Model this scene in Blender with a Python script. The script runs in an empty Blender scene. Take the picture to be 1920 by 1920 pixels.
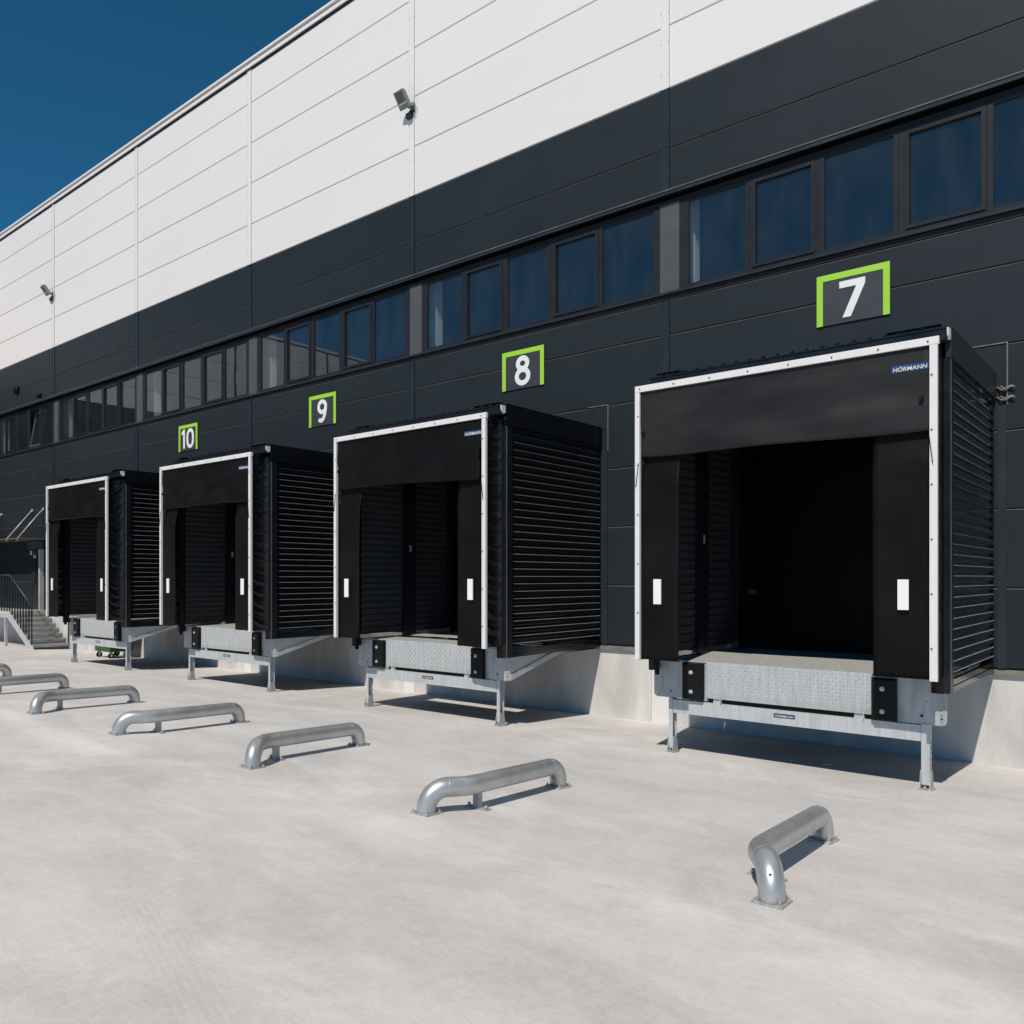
import bpy, math, random
from mathutils import Vector, Matrix
random.seed(7)
S = bpy.context.scene
COL = S.collection

# ------------------------------------------------------------------ camera
cam = bpy.data.cameras.new('camera'); camo = bpy.data.objects.new('camera', cam); COL.objects.link(camo)
camo.location = (6.5841, -12.1142, 2.414)
camo.rotation_euler = (math.radians(90), 0, 0.6868)
cam.sensor_fit = 'HORIZONTAL'; cam.sensor_width = 36.0
cam.lens = 36.0 * 1544.5564 / 1920
cam.shift_x = 0.0
cam.shift_y = (1083.0669 - 960) / 1920
cam.clip_start = 0.05; cam.clip_end = 3000
S.camera = camo

# ------------------------------------------------------------------ light
SUN = Vector((0.215, -0.80, 1.0)).normalized()          # towards the sun
elev = math.asin(SUN.z); azim = math.atan2(SUN.x, SUN.y)
W = bpy.data.worlds.new("World"); S.world = W; W.use_nodes = True
wn = W.node_tree; wn.nodes.clear()
sky = wn.nodes.new('ShaderNodeTexSky'); sky.sky_type = 'NISHITA'; sky.sun_disc = False
sky.sun_elevation = elev; sky.sun_rotation = azim
sky.altitude = 8000; sky.air_density = 1.0; sky.dust_density = 0.0; sky.ozone_density = 10.0
bg = wn.nodes.new('ShaderNodeBackground'); bg.inputs['Strength'].default_value = 0.15
wo = wn.nodes.new('ShaderNodeOutputWorld')
tint = wn.nodes.new('ShaderNodeMix'); tint.data_type = 'RGBA'; tint.blend_type = 'MULTIPLY'; tint.inputs['Factor'].default_value = 1
tint.inputs['B'].default_value = (0.39, 1.08, 0.87, 1)          # the polarised, deep blue of the photograph, the same over the whole sky
wn.links.new(sky.outputs[0], tint.inputs['A']); wn.links.new(tint.outputs['Result'], bg.inputs[0]); wn.links.new(bg.outputs[0], wo.inputs[0])
sl = bpy.data.lights.new('sun', 'SUN'); sl.energy = 3.75; sl.angle = math.radians(0.53); sl.color = (1.0, 0.935, 0.83)
so = bpy.data.objects.new('sun', sl); COL.objects.link(so)
so.rotation_euler = (-SUN).to_track_quat('-Z', 'Y').to_euler(); so.location = (0, -20, 30)
S.view_settings.view_transform = 'Standard'; S.view_settings.look = 'None'
S.view_settings.exposure = 0.0; S.view_settings.gamma = 1.0; S.view_settings.use_curve_mapping = False

# ------------------------------------------------------------------ materials
def mat(name, col, rough=0.5, metal=0.0, var=0.12, scale=3.0, stretch=(1, 1, 1), bump=0.0, bscale=60.0,
        rvar=0.1, spec=0.5, col2=None, bstretch=(1, 1, 1), coat=0.0, orand=0.0):
    m = bpy.data.materials.new(name); m.use_nodes = True
    nt = m.node_tree; N = nt.nodes; L = nt.links
    b = N['Principled BSDF']
    b.inputs['Metallic'].default_value = metal
    b.inputs['Specular IOR Level'].default_value = spec
    if coat:
        b.inputs['Coat Weight'].default_value = coat; b.inputs['Coat Roughness'].default_value = 0.15
    tc = N.new('ShaderNodeTexCoord'); mp = N.new('ShaderNodeMapping'); mp.inputs['Scale'].default_value = stretch
    L.new(tc.outputs['Object'], mp.inputs[0])
    no = N.new('ShaderNodeTexNoise'); no.inputs['Scale'].default_value = scale; no.inputs['Detail'].default_value = 6
    no.inputs['Roughness'].default_value = 0.6
    L.new(mp.outputs[0], no.inputs['Vector'])
    rp = N.new('ShaderNodeValToRGB'); rp.color_ramp.elements[0].position = 0.3; rp.color_ramp.elements[1].position = 0.7
    c2 = col2 or tuple(min(1, c * (1 + var)) for c in col)
    c1 = tuple(c * (1 - var) for c in col) if col2 is None else col
    rp.color_ramp.elements[0].color = (*c1, 1); rp.color_ramp.elements[1].color = (*c2, 1)
    L.new(no.outputs['Fac'], rp.inputs[0]); src = rp.outputs[0]
    if orand:                                   # slight tone shift from panel to panel
        oi = N.new('ShaderNodeObjectInfo'); om = N.new('ShaderNodeMapRange'); hs = N.new('ShaderNodeHueSaturation')
        om.inputs['To Min'].default_value = 1 - orand; om.inputs['To Max'].default_value = 1 + orand
        L.new(oi.outputs['Random'], om.inputs['Value']); L.new(om.outputs[0], hs.inputs['Value']); L.new(src, hs.inputs['Color']); src = hs.outputs[0]
    L.new(src, b.inputs['Base Color'])
    mr = N.new('ShaderNodeMapRange'); mr.inputs['From Min'].default_value = 0.3; mr.inputs['From Max'].default_value = 0.7
    mr.inputs['To Min'].default_value = max(0.02, rough - rvar); mr.inputs['To Max'].default_value = min(1, rough + rvar)
    L.new(no.outputs['Fac'], mr.inputs['Value']); L.new(mr.outputs[0], b.inputs['Roughness'])
    if bump:
        mp2 = N.new('ShaderNodeMapping'); mp2.inputs['Scale'].default_value = bstretch
        L.new(tc.outputs['Object'], mp2.inputs[0])
        n2 = N.new('ShaderNodeTexNoise'); n2.inputs['Scale'].default_value = bscale; n2.inputs['Detail'].default_value = 4
        L.new(mp2.outputs[0], n2.inputs['Vector'])
        bp = N.new('ShaderNodeBump'); bp.inputs['Strength'].default_value = bump; bp.inputs['Distance'].default_value = 0.01
        L.new(n2.outputs['Fac'], bp.inputs['Height']); L.new(bp.outputs[0], b.inputs['Normal'])
    return m

def galv(name, base, rough, metal, amp=0.25, sc=28.0, streak=True):
    """hot-dip galvanised steel: spangle cells plus runs"""
    m = bpy.data.materials.new(name); m.use_nodes = True
    N = m.node_tree.nodes; L = m.node_tree.links; b = N['Principled BSDF']
    b.inputs['Metallic'].default_value = metal
    tc = N.new('ShaderNodeTexCoord')
    vo = N.new('ShaderNodeTexVoronoi'); vo.inputs['Scale'].default_value = sc
    L.new(tc.outputs['Object'], vo.inputs['Vector'])
    mp = N.new('ShaderNodeMapping'); mp.inputs['Scale'].default_value = (9, 9, 1.2)
    L.new(tc.outputs['Object'], mp.inputs[0])
    no = N.new('ShaderNodeTexNoise'); no.inputs['Scale'].default_value = 2.2; no.inputs['Detail'].default_value = 7
    L.new(mp.outputs[0] if streak else tc.outputs['Object'], no.inputs['Vector'])
    sp = N.new('ShaderNodeSeparateColor'); L.new(vo.outputs['Color'], sp.inputs[0])
    mx = N.new('ShaderNodeMix'); mx.data_type = 'FLOAT'; mx.inputs['Factor'].default_value = 0.86
    L.new(sp.outputs[0], mx.inputs['A']); L.new(no.outputs['Fac'], mx.inputs['B'])
    rp = N.new('ShaderNodeValToRGB'); rp.color_ramp.elements[0].position = 0.25; rp.color_ramp.elements[1].position = 0.75
    rp.color_ramp.elements[0].color = (*[c * (1 - amp) for c in base], 1)
    rp.color_ramp.elements[1].color = (*[min(1, c * (1 + amp)) for c in base], 1)
    L.new(mx.outputs['Result'], rp.inputs[0]); L.new(rp.outputs[0], b.inputs['Base Color'])
    mr = N.new('ShaderNodeMapRange'); mr.inputs['To Min'].default_value = rough - 0.1; mr.inputs['To Max'].default_value = rough + 0.12
    L.new(mx.outputs['Result'], mr.inputs['Value']); L.new(mr.outputs[0], b.inputs['Roughness'])
    return m

M = {}
M['white'] = mat('white_cladding', (0.755, 0.715, 0.695), 0.5, orand=.012, var=0.012, scale=0.6, rvar=0.03, stretch=(.4, 1, 1), spec=0.3)
M['white_edge'] = mat('white_panel_edge', (0.62, 0.60, 0.58), 0.6, var=0.03, scale=2)
M['dark'] = mat('dark_cladding', (0.0185, 0.0245, 0.0295), 0.5, spec=0.2, orand=.06, var=0.05, scale=0.8, rvar=0.05, bump=0.10, bscale=40, bstretch=(.15, 1, 6))
M['dark_edge'] = mat('sunlit_panel_edge', (0.10, 0.102, 0.105), 0.7, var=0.35, scale=3, stretch=(1, 1, 1))  # painted catch-light for dark panel top chamfers and the head flashing edge
M['dark_strip'] = mat('dark_joint_strip', (0.018, 0.027, 0.036), 0.4, spec=.3, var=0.08, scale=1.5)
M['slate'] = mat('slate_flashing', (0.022, 0.028, 0.034), 0.38, spec=.35, var=0.08, scale=2)
M['seam'] = mat('bare_seam', (0.16, 0.165, 0.165), 0.5, var=0.3, scale=9)
M['frame'] = mat('window_frame', (0.0195, 0.0205, 0.025), 0.5, spec=.2, var=0.08, scale=4)
M['greypanel'] = mat('grey_infill', (0.078, 0.084, 0.090), 0.5, spec=.3, var=0.06, scale=2)
M['shadow_gap'] = mat('dark_backing', (0.012, 0.013, 0.015), 0.8, var=0.2)
M['soffit_shade'] = mat('black_soffit_shade', (0.004, 0.004, 0.005), 0.9, spec=0.05)
M['roofm'] = mat('roof_membrane', (0.3, 0.3, 0.3), 0.8)
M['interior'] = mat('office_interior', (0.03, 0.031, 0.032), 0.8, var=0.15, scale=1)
M['column'] = mat('interior_column', (0.74, 0.72, 0.67), 0.8, var=0.04, scale=2)
M['concrete'] = mat('plinth_concrete', (0.47, 0.455, 0.435), 0.8, col2=(0.69, 0.67, 0.645), scale=1.3, bump=0.15, bscale=30, spec=0.25, stretch=(1.6, 1, .5))
M['concrete_light'] = mat('pilaster_concrete', (0.72, 0.70, 0.68), 0.75, var=0.03, scale=2, spec=0.25)
M['ledge'] = mat('plinth_ledge', (0.20, 0.185, 0.165), 0.5, var=0.2, scale=5)
M['alu'] = mat('white_aluminium', (0.74, 0.71, 0.70), 0.45, var=0.03, scale=6, rvar=0.05)
M['screw'] = mat('screw_head', (0.16, 0.15, 0.15), 0.4, metal=0.5)
M['fabric'] = mat('black_curtain', (0.0058, 0.0055, 0.0056), 0.52, var=0.35, scale=1.6, bump=0.06, bscale=300, rvar=0.08, spec=0.12)
M['fabric_top'] = mat('sheen_black_curtain', (0.0075, 0.0068, 0.0066), 0.46, scale=1.0, stretch=(.55, 1, 1.5), col2=(0.024, 0.0215, 0.021), bump=0.06, bscale=300, rvar=0.1, spec=0.32)  # paler patches put the sheen of the cloth into its colour
M['pleat'] = mat('black_tarpaulin', (0.0105, 0.0085, 0.0075), 0.40, var=0.2, scale=4, rvar=0.05, spec=0.4)
M['sheet'] = mat('black_coated_sheet', (0.005, 0.0052, 0.006), 0.15, var=0.15, scale=2, rvar=0.04, spec=0.5)
M['rib_sunlit'] = mat('sunlit_ridge', (0.23, 0.23, 0.226), 0.7, var=0.25, scale=5)  # pale colour paints the sunlit line on the up-facing rib slopes
M['innersheet'] = mat('dark_inner_liner', (0.048, 0.049, 0.051), 0.5, spec=.25, var=0.1, scale=2)
M['post'] = mat('dark_post', (0.009, 0.0115, 0.0155), 0.35, spec=.3, var=0.1)
M['black'] = mat('black_rubber', (0.006, 0.006, 0.0065), 0.5, spec=.2, var=0.2, scale=6)
M['galv'] = galv('galvanised_steel', (0.49, 0.505, 0.515), 0.55, 0.15, 0.16, 55)
M['galv_plate'] = galv('weathered_galvanised_plate', (0.40, 0.41, 0.405), 0.55, 0.2, 0.34, 60)
M['deck'] = galv('worn_deck_plate', (0.46, 0.46, 0.445), 0.55, 0.1, 0.16, 60)
M['tread'] = galv('chequer_plate', (0.48, 0.495, 0.505), 0.45, 0.2, 0.14, 60)
M['pipe'] = galv('silver_pipe', (0.50, 0.505, 0.50), 0.40, 0.66, 0.20, 11, False)
M['weld'] = mat('weld_seam', (0.6, 0.61, 0.62), 0.35, metal=0.6)
M['lime'] = mat('lime_green_paint', (0.36, 0.66, 0.045), 0.5, var=0.03)
M['board'] = mat('sign_board', (0.042, 0.044, 0.052), 0.5, var=0.06)
M['figure'] = mat('white_lettering', (0.84, 0.83, 0.82), 0.5, var=0.01)
M['reflector'] = mat('white_reflector', (0.86, 0.82, 0.81), 0.45, var=0.02)
M['blue'] = mat('blue_label', (0.012, 0.06, 0.24), 0.4, var=0.05)
M['navy'] = mat('navy_label', (0.013, 0.03, 0.085), 0.4, var=0.05)
M['cream'] = mat('cream_lettering', (0.72, 0.66, 0.38), 0.5, var=0.03)
M['pale'] = mat('pale_lettering', (0.62, 0.60, 0.52), 0.5, var=0.03)
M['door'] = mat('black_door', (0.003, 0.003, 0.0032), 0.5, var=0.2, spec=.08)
M['lampgrey'] = mat('floodlight_housing', (0.22, 0.235, 0.225), 0.5, var=0.08, scale=8)
M['lens'] = mat('floodlight_lens', (0.10, 0.11, 0.095), 0.2, var=0.1)
M['step'] = mat('step_concrete', (0.28, 0.27, 0.255), 0.85, var=0.18, scale=4, bump=0.15, bscale=50)
M['steplight'] = mat('landing_concrete', (0.52, 0.49, 0.45), 0.85, var=0.1, scale=4)
M['rail'] = mat('black_railing', (0.010, 0.012, 0.015), 0.4)
M['railtop'] = mat('grey_handrail', (0.035, 0.04, 0.043), 0.4)
M['rod'] = mat('pale_steel_rod', (0.62, 0.54, 0.51), 0.4, metal=0.3)
M['binm'] = mat('green_plastic', (0.03, 0.075, 0.022), 0.5)
M['red'] = mat('red_webbing', (0.32, 0.012, 0.012), 0.6)
M['paper'] = mat('white_scrap', (0.7, 0.69, 0.66), 0.7)
M['jamb'] = mat('pale_door_jamb', (0.50, 0.48, 0.45), 0.5)
M['canopyglass'] = mat('canopy_glass_edge', (0.20, 0.18, 0.15), 0.2, var=0.1)

def glass_mat():
    m = bpy.data.materials.new('window_glass'); m.use_nodes = True
    N = m.node_tree.nodes; L = m.node_tree.links; N.clear()
    out = N.new('ShaderNodeOutputMaterial'); mix = N.new('ShaderNodeMixShader')
    tr = N.new('ShaderNodeBsdfTransparent'); tr.inputs[0].default_value = (0.89, 0.91, 0.90, 1)
    gl = N.new('ShaderNodeBsdfGlossy'); gl.inputs['Roughness'].default_value = 0.0; gl.inputs[0].default_value = (0.92, 0.96, 1, 1)
    fr = N.new('ShaderNodeFresnel'); geo = N.new('ShaderNodeNewGeometry'); im = N.new('ShaderNodeMapRange')       # same reflectance from both faces of the pane
    im.inputs['To Min'].default_value = 1.72; im.inputs['To Max'].default_value = 1 / 1.72
    L.new(geo.outputs['Backfacing'], im.inputs['Value']); L.new(im.outputs[0], fr.inputs['IOR'])
    tc = N.new('ShaderNodeTexCoord'); no = N.new('ShaderNodeTexNoise'); no.inputs['Scale'].default_value = 1.3; no.inputs['Detail'].default_value = 1
    L.new(tc.outputs['Object'], no.inputs['Vector'])
    bp = N.new('ShaderNodeBump'); bp.inputs['Strength'].default_value = 0.035; bp.inputs['Distance'].default_value = 0.02
    L.new(no.outputs['Fac'], bp.inputs['Height']); L.new(bp.outputs[0], gl.inputs['Normal'])
    L.new(fr.outputs[0], mix.inputs[0]); L.new(tr.outputs[0], mix.inputs[1]); L.new(gl.outputs[0], mix.inputs[2])
    # a film of dust on the outside, uneven from pane to pane
    df = N.new('ShaderNodeBsdfDiffuse'); df.inputs[0].default_value = (0.62, 0.63, 0.62, 1)
    n2 = N.new('ShaderNodeTexNoise'); n2.inputs['Scale'].default_value = 1.6; n2.inputs['Detail'].default_value = 6
    mp = N.new('ShaderNodeMapping'); mp.inputs['Scale'].default_value = (2.5, 1, .7); L.new(tc.outputs['Object'], mp.inputs[0])
    oi = N.new('ShaderNodeObjectInfo'); ad = N.new('ShaderNodeVectorMath'); ad.operation = 'ADD'
    L.new(mp.outputs[0], ad.inputs[0]); L.new(oi.outputs['Location'], ad.inputs[1]); L.new(ad.outputs[0], n2.inputs['Vector'])
    r2 = N.new('ShaderNodeMapRange'); r2.inputs['From Min'].default_value = .3; r2.inputs['From Max'].default_value = .7
    r2.inputs['To Min'].default_value = .004; r2.inputs['To Max'].default_value = .015; L.new(n2.outputs['Fac'], r2.inputs['Value'])
    m2 = N.new('ShaderNodeMixShader'); L.new(r2.outputs[0], m2.inputs[0]); L.new(mix.outputs[0], m2.inputs[1]); L.new(df.outputs[0], m2.inputs[2])
    L.new(m2.outputs[0], out.inputs[0])
    return m
M['glass'] = glass_mat()

def ground_mat():
    m = bpy.data.materials.new('yard_concrete'); m.use_nodes = True
    N = m.node_tree.nodes; L = m.node_tree.links; b = N['Principled BSDF']
    b.inputs['Specular IOR Level'].default_value = 0.25
    tc = N.new('ShaderNodeTexCoord')
    def mapping(sc, rot=0.0, loc=(0, 0, 0)):
        mp = N.new('ShaderNodeMapping'); mp.inputs['Scale'].default_value = sc; mp.inputs['Rotation'].default_value = (0, 0, rot)
        mp.inputs['Location'].default_value = loc
        L.new(tc.outputs['Object'], mp.inputs[0]); return mp.outputs[0]
    def noise(vec, sc, det=5, rough=.55, dist=0.0):
        n = N.new('ShaderNodeTexNoise'); n.inputs['Scale'].default_value = sc; n.inputs['Detail'].default_value = det
        n.inputs['Roughness'].default_value = rough; n.inputs['Distortion'].default_value = dist
        L.new(vec, n.inputs['Vector']); return n.outputs['Fac']
    def math_(op, a, c, clamp=False):
        k = N.new('ShaderNodeMath'); k.operation = op; k.use_clamp = clamp
        for i, v in enumerate((a, c)):
            if v is None: continue
            if isinstance(v, (int, float)): k.inputs[i].default_value = v
            else: L.new(v, k.inputs[i])
        return k.outputs[0]
    def rng(v, a, c, lo, hi, smooth=True):
        k = N.new('ShaderNodeMapRange'); k.interpolation_type = 'SMOOTHSTEP' if smooth else 'LINEAR'
        k.inputs['From Min'].default_value = a; k.inputs['From Max'].default_value = c
        k.inputs['To Min'].default_value = lo; k.inputs['To Max'].default_value = hi
        L.new(v, k.inputs['Value']); return k.outputs[0]
    big = rng(noise(mapping((1, 1, 1)), 0.30, 5, .55, .8), .32, .68, -.055, .05)
    mid = rng(noise(mapping((.8, 1.25, 1), .5), 1.0, 9, .62, .5), .30, .70, -.085, .07)
    streak = rng(noise(mapping((.45, 2.6, 1), .25), 1.6, 9, .72, 1.2), .3, .7, -.022, .022)
    streak2 = rng(noise(mapping((.5, 3.2, 1), -.75), 1.9, 9, .74, 1.6), .35, .7, -.02, .02)
    fine = rng(noise(mapping((1, 1, 1)), 26, 6, .78), .3, .7, -.05, .045)
    smear = rng(noise(mapping((.6, 1.0, 1), .9, (3.1, .4, 0)), 0.62, 7, .62, 1.0), .53, .68, 0, .13)
    dirt = rng(noise(mapping((1.0, .7, 1), .3, (7, 2, 0)), 0.7, 8, .66, .7), .56, .76, 0, -.13)
    sp = N.new('ShaderNodeSeparateXYZ'); L.new(tc.outputs['Object'], sp.inputs[0])
    # paler, freshly floated strip of concrete along the near ends of the guides
    yy = math_('ADD', sp.outputs[1], math_('MULTIPLY', noise(mapping((.5, .5, 1), 0, (1.7, 0, 0)), 0.9, 3), 1.3))
    strip_ = math_('MULTIPLY', rng(yy, -7.5, -6.95, 0, 1), rng(yy, -6.85, -6.55, 1, 0))
    strip_ = math_('MULTIPLY', strip_, rng(noise(mapping((1, 1, 1), 0, (4, 9, 0)), 0.55, 6, .65), .40, .60, 0, .16))
    # fine trowel swirls
    swirl = rng(noise(mapping((1, 1, 1), .4), 3.2, 9, .78, 2.6), .35, .65, -.04, .04)
    grit = rng(noise(mapping((1, 1, 1)), 11, 4, .8), .665, .73, 0, -.16)
    # faint tyre tracks: bands of tread along wide arcs
    tracks = None
    for (cx, cy, R, w) in ((14.0, -24.0, 17.2, .13), (14.0, -24.0, 19.0, .13), (-6.0, -38.0, 29.3, .15), (-22.0, -27.0, 22.5, .14), (9.0, 6.0, 13.6, .12)):
        sx = N.new('ShaderNodeVectorMath'); sx.operation = 'SUBTRACT'; sx.inputs[1].default_value = (cx, cy, 0)
        mz = N.new('ShaderNodeVectorMath'); mz.operation = 'MULTIPLY'; mz.inputs[1].default_value = (1, 1, 0)
        L.new(tc.outputs['Object'], sx.inputs[0]); L.new(sx.outputs[0], mz.inputs[0])
        ln = N.new('ShaderNodeVectorMath'); ln.operation = 'LENGTH'; L.new(mz.outputs[0], ln.inputs[0])
        d = math_('SUBTRACT', ln.outputs['Value'], R)
        band = rng(math_('ABSOLUTE', d, None), w * .8, w, 1, 0)
        groove = math_('SINE', math_('MULTIPLY', d, 150.0), None)
        t = math_('MULTIPLY', band, math_('ADD', math_('MULTIPLY', groove, .5), .35))
        tracks = t if tracks is None else math_('ADD', tracks, t)
    tmask = rng(noise(mapping((1, 1, 1)), 0.5, 3), .42, .58, 0, -.045)
    tr = math_('MULTIPLY', tracks, tmask)
    s = big
    for o in (mid, streak, streak2, fine, smear, dirt, tr, strip_, swirl, grit): s = math_('ADD', s, o)
    v = math_('MULTIPLY', math_('ADD', s, 1.0), 0.625)
    cmb = N.new('ShaderNodeCombineColor')
    L.new(math_('MULTIPLY', v, 1.0), cmb.inputs[0]); L.new(math_('MULTIPLY', v, .956), cmb.inputs[1]); L.new(math_('MULTIPLY', v, .935), cmb.inputs[2])
    L.new(cmb.outputs[0], b.inputs['Base Color'])
    L.new(rng(noise(mapping((1, 1, 1)), 1.1, 4), .3, .7, .62, .85), b.inputs['Roughness'])
    bp = N.new('ShaderNodeBump'); bp.inputs['Strength'].default_value = 0.3; bp.inputs['Distance'].default_value = 0.006
    L.new(math_('ADD', noise(mapping((.6, 5, 1), .2), 9, 6, .7), noise(mapping((1, 1, 1)), 70, 3, .6)), bp.inputs['Height'])
    L.new(bp.outputs[0], b.inputs['Normal'])
    return m
M['ground'] = ground_mat()

# ------------------------------------------------------------------ mesh helpers
class MB:
    def __init__(s): s.v = []; s.f = []; s.mi = []; s.sm = []
    def add(s, vs, fs, mi=0, smooth=False):
        n = len(s.v); s.v += [tuple(v) for v in vs]
        for f in fs: s.f.append([n + i for i in f]); s.mi.append(mi); s.sm.append(smooth)
        return s
    def box(s, x0, x1, y0, y1, z0, z1, mi=0):
        vs = [(x, y, z) for x in (x0, x1) for y in (y0, y1) for z in (z0, z1)]
        return s.add(vs, [(0, 1, 3, 2), (4, 6, 7, 5), (0, 4, 5, 1), (2, 3, 7, 6), (0, 2, 6, 4), (1, 5, 7, 3)], mi)
    def obox(s, c, ax, ay, az, mi=0):
        """box given by centre and three half-axis vectors"""
        c = Vector(c); ax = Vector(ax); ay = Vector(ay); az = Vector(az)
        vs = [c + i * ax + j * ay + k * az for i in (-1, 1) for j in (-1, 1) for k in (-1, 1)]
        return s.add(vs, [(0, 1, 3, 2), (4, 6, 7, 5), (0, 4, 5, 1), (2, 3, 7, 6), (0, 2, 6, 4), (1, 5, 7, 3)], mi)
    def prism(s, poly, axis, a, b, mi=0, mis=None):
        """closed polygon of 2-D points extruded along axis ('x','y','z') from a to b"""
        def P(p, t):
            return {'x': (t, p[0], p[1]), 'y': (p[0], t, p[1]), 'z': (p[0], p[1], t)}[axis]
        n = len(poly)
        vs = [P(p, a) for p in poly] + [P(p, b) for p in poly]
        base = len(s.v); s.v += vs
        for i in range(n):
            j = (i + 1) % n
            s.f.append([base + i, base + j, base + n + j, base + n + i]); s.mi.append(mis[i] if mis else mi); s.sm.append(False)
        s.f.append([base + i for i in range(n)][::-1]); s.mi.append(mi); s.sm.append(False)
        s.f.append([base + n + i for i in range(n)]); s.mi.append(mi); s.sm.append(False)
        return s
    def cyl(s, p0, p1, r, n=12, mi=0, r1=None, smooth=True):
        p0 = Vector(p0); p1 = Vector(p1); d = (p1 - p0).normalized()
        u = d.orthogonal().normalized(); w = d.cross(u); r1 = r if r1 is None else r1
        vs = [p0 + r * (math.cos(2 * math.pi * i / n) * u + math.sin(2 * math.pi * i / n) * w) for i in range(n)]
        vs += [p1 + r1 * (math.cos(2 * math.pi * i / n) * u + math.sin(2 * math.pi * i / n) * w) for i in range(n)]
        s.add(vs, [(i, (i + 1) % n, n + (i + 1) % n, n + i) for i in range(n)], mi, smooth)
        b = len(s.v) - 2 * n
        s.f.append([b + i for i in range(n)][::-1]); s.mi.append(mi); s.sm.append(False)
        s.f.append([b + n + i for i in range(n)]); s.mi.append(mi); s.sm.append(False)
        return s
    def tube(s, path, r, n=20, mi=0):
        path = [Vector(p) for p in path]
        t = [(path[min(i + 1, len(path) - 1)] - path[max(i - 1, 0)]).normalized() for i in range(len(path))]
        u = t[0].orthogonal().normalized(); base = len(s.v)
        for i, p in enumerate(path):
            u = (u - t[i] * u.dot(t[i])).normalized(); w = t[i].cross(u)
            s.v += [tuple(p + r * (math.cos(2 * math.pi * k / n) * u + math.sin(2 * math.pi * k / n) * w)) for k in range(n)]
        for i in range(len(path) - 1):
            for k in range(n):
                a = base + i * n + k; b_ = base + i * n + (k + 1) % n
                s.f.append([a, b_, b_ + n, a + n]); s.mi.append(mi); s.sm.append(True)
        s.f.append([base + k for k in range(n)][::-1]); s.mi.append(mi); s.sm.append(False)
        e = base + (len(path) - 1) * n
        s.f.append([e + k for k in range(n)]); s.mi.append(mi); s.sm.append(False)
        return s
    def grid(s, fn, nu, nv, mi=0):
        base = len(s.v)
        s.v += [tuple(fn(i / nu, j / nv)) for j in range(nv + 1) for i in range(nu + 1)]
        for j in range(nv):
            for i in range(nu):
                a = base + j * (nu + 1) + i
                s.f.append([a, a + 1, a + nu + 2, a + nu + 1]); s.mi.append(mi); s.sm.append(True)
        return s
    def sheet(s, fn, nu, nv, off, mi=0):
        """a cloth of real thickness: front grid, back grid shifted by off, edges closed"""
        off = Vector(off); b0 = len(s.v)
        s.grid(fn, nu, nv, mi); b1 = len(s.v)
        s.grid(lambda u, v: Vector(fn(u, v)) + off, nu, nv, mi)
        ring = [i for i in range(nu + 1)] + [j * (nu + 1) + nu for j in range(1, nv + 1)] + \
               [nv * (nu + 1) + i for i in range(nu - 1, -1, -1)] + [j * (nu + 1) for j in range(nv - 1, 0, -1)]
        for a, b in zip(ring, ring[1:] + ring[:1]):
            s.f.append([b0 + a, b0 + b, b1 + b, b1 + a]); s.mi.append(mi); s.sm.append(False)
        return s
    def mesh(s, name, mats):
        me = bpy.data.meshes.new(name); me.from_pydata(s.v, [], s.f)
        for m in (mats if isinstance(mats, (list, tuple)) else [mats]): me.materials.append(M[m])
        me.polygons.foreach_set('material_index', s.mi); me.polygons.foreach_set('use_smooth', s.sm)
        import bmesh
        bm = bmesh.new(); bm.from_mesh(me); bmesh.ops.recalc_face_normals(bm, faces=bm.faces); bm.to_mesh(me); bm.free()
        return me
    def build(s, name, mats, parent=None, loc=None, **kw):
        o = bpy.data.objects.new(name, s.mesh(name, mats)); COL.objects.link(o)
        if parent: o.parent = parent
        if loc: o.location = loc
        for k, v in kw.items(): o[k] = v
        return o

def thing(name, label, cat, loc=(0, 0, 0), group=None):
    o = bpy.data.objects.new(name, None); COL.objects.link(o); o.location = loc; o.empty_display_size = .3
    o['label'] = label; o['category'] = cat
    if group: o['group'] = group
    return o
def tag(o, label, cat, group=None):
    o['label'] = label; o['category'] = cat
    if group: o['group'] = group
    return o
def link_mesh(name, me, parent, loc):
    o = bpy.data.objects.new(name, me); COL.objects.link(o); o.parent = parent; o.location = loc; return o
def copy_tree(o, parent=None):
    c = o.copy(); COL.objects.link(c); c.parent = parent
    for ch in list(o.children): copy_tree(ch, c)
    return c

def text_mesh(body, height, width, depth, bold=0.0, shear=0.0):
    cu = bpy.data.curves.new('lettering', 'FONT'); cu.body = body; cu.align_x = 'CENTER'; cu.align_y = 'CENTER'
    cu.extrude = 0.05; cu.offset = bold; cu.shear = shear
    o = bpy.data.objects.new('lettering', cu); COL.objects.link(o)
    bpy.context.view_layer.update()
    me = bpy.data.meshes.new_from_object(o.evaluated_get(bpy.context.evaluated_depsgraph_get()))
    bpy.data.objects.remove(o); bpy.data.curves.remove(cu)
    xs = [v.co.x for v in me.vertices]; ys = [v.co.y for v in me.vertices]; zs = [v.co.z for v in me.vertices]
    cx = (min(xs) + max(xs)) / 2; cy = (min(ys) + max(ys)) / 2
    sx = width / (max(xs) - min(xs)); sy = height / (max(ys) - min(ys)); sz = depth / max(1e-6, max(zs) - min(zs))
    for v in me.vertices:      # stand upright facing -y, back face at y = 0
        x, y, z = v.co
        v.co = ((x - cx) * sx, -(z - min(zs)) * sz, (y - cy) * sy)
    return me

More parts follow.
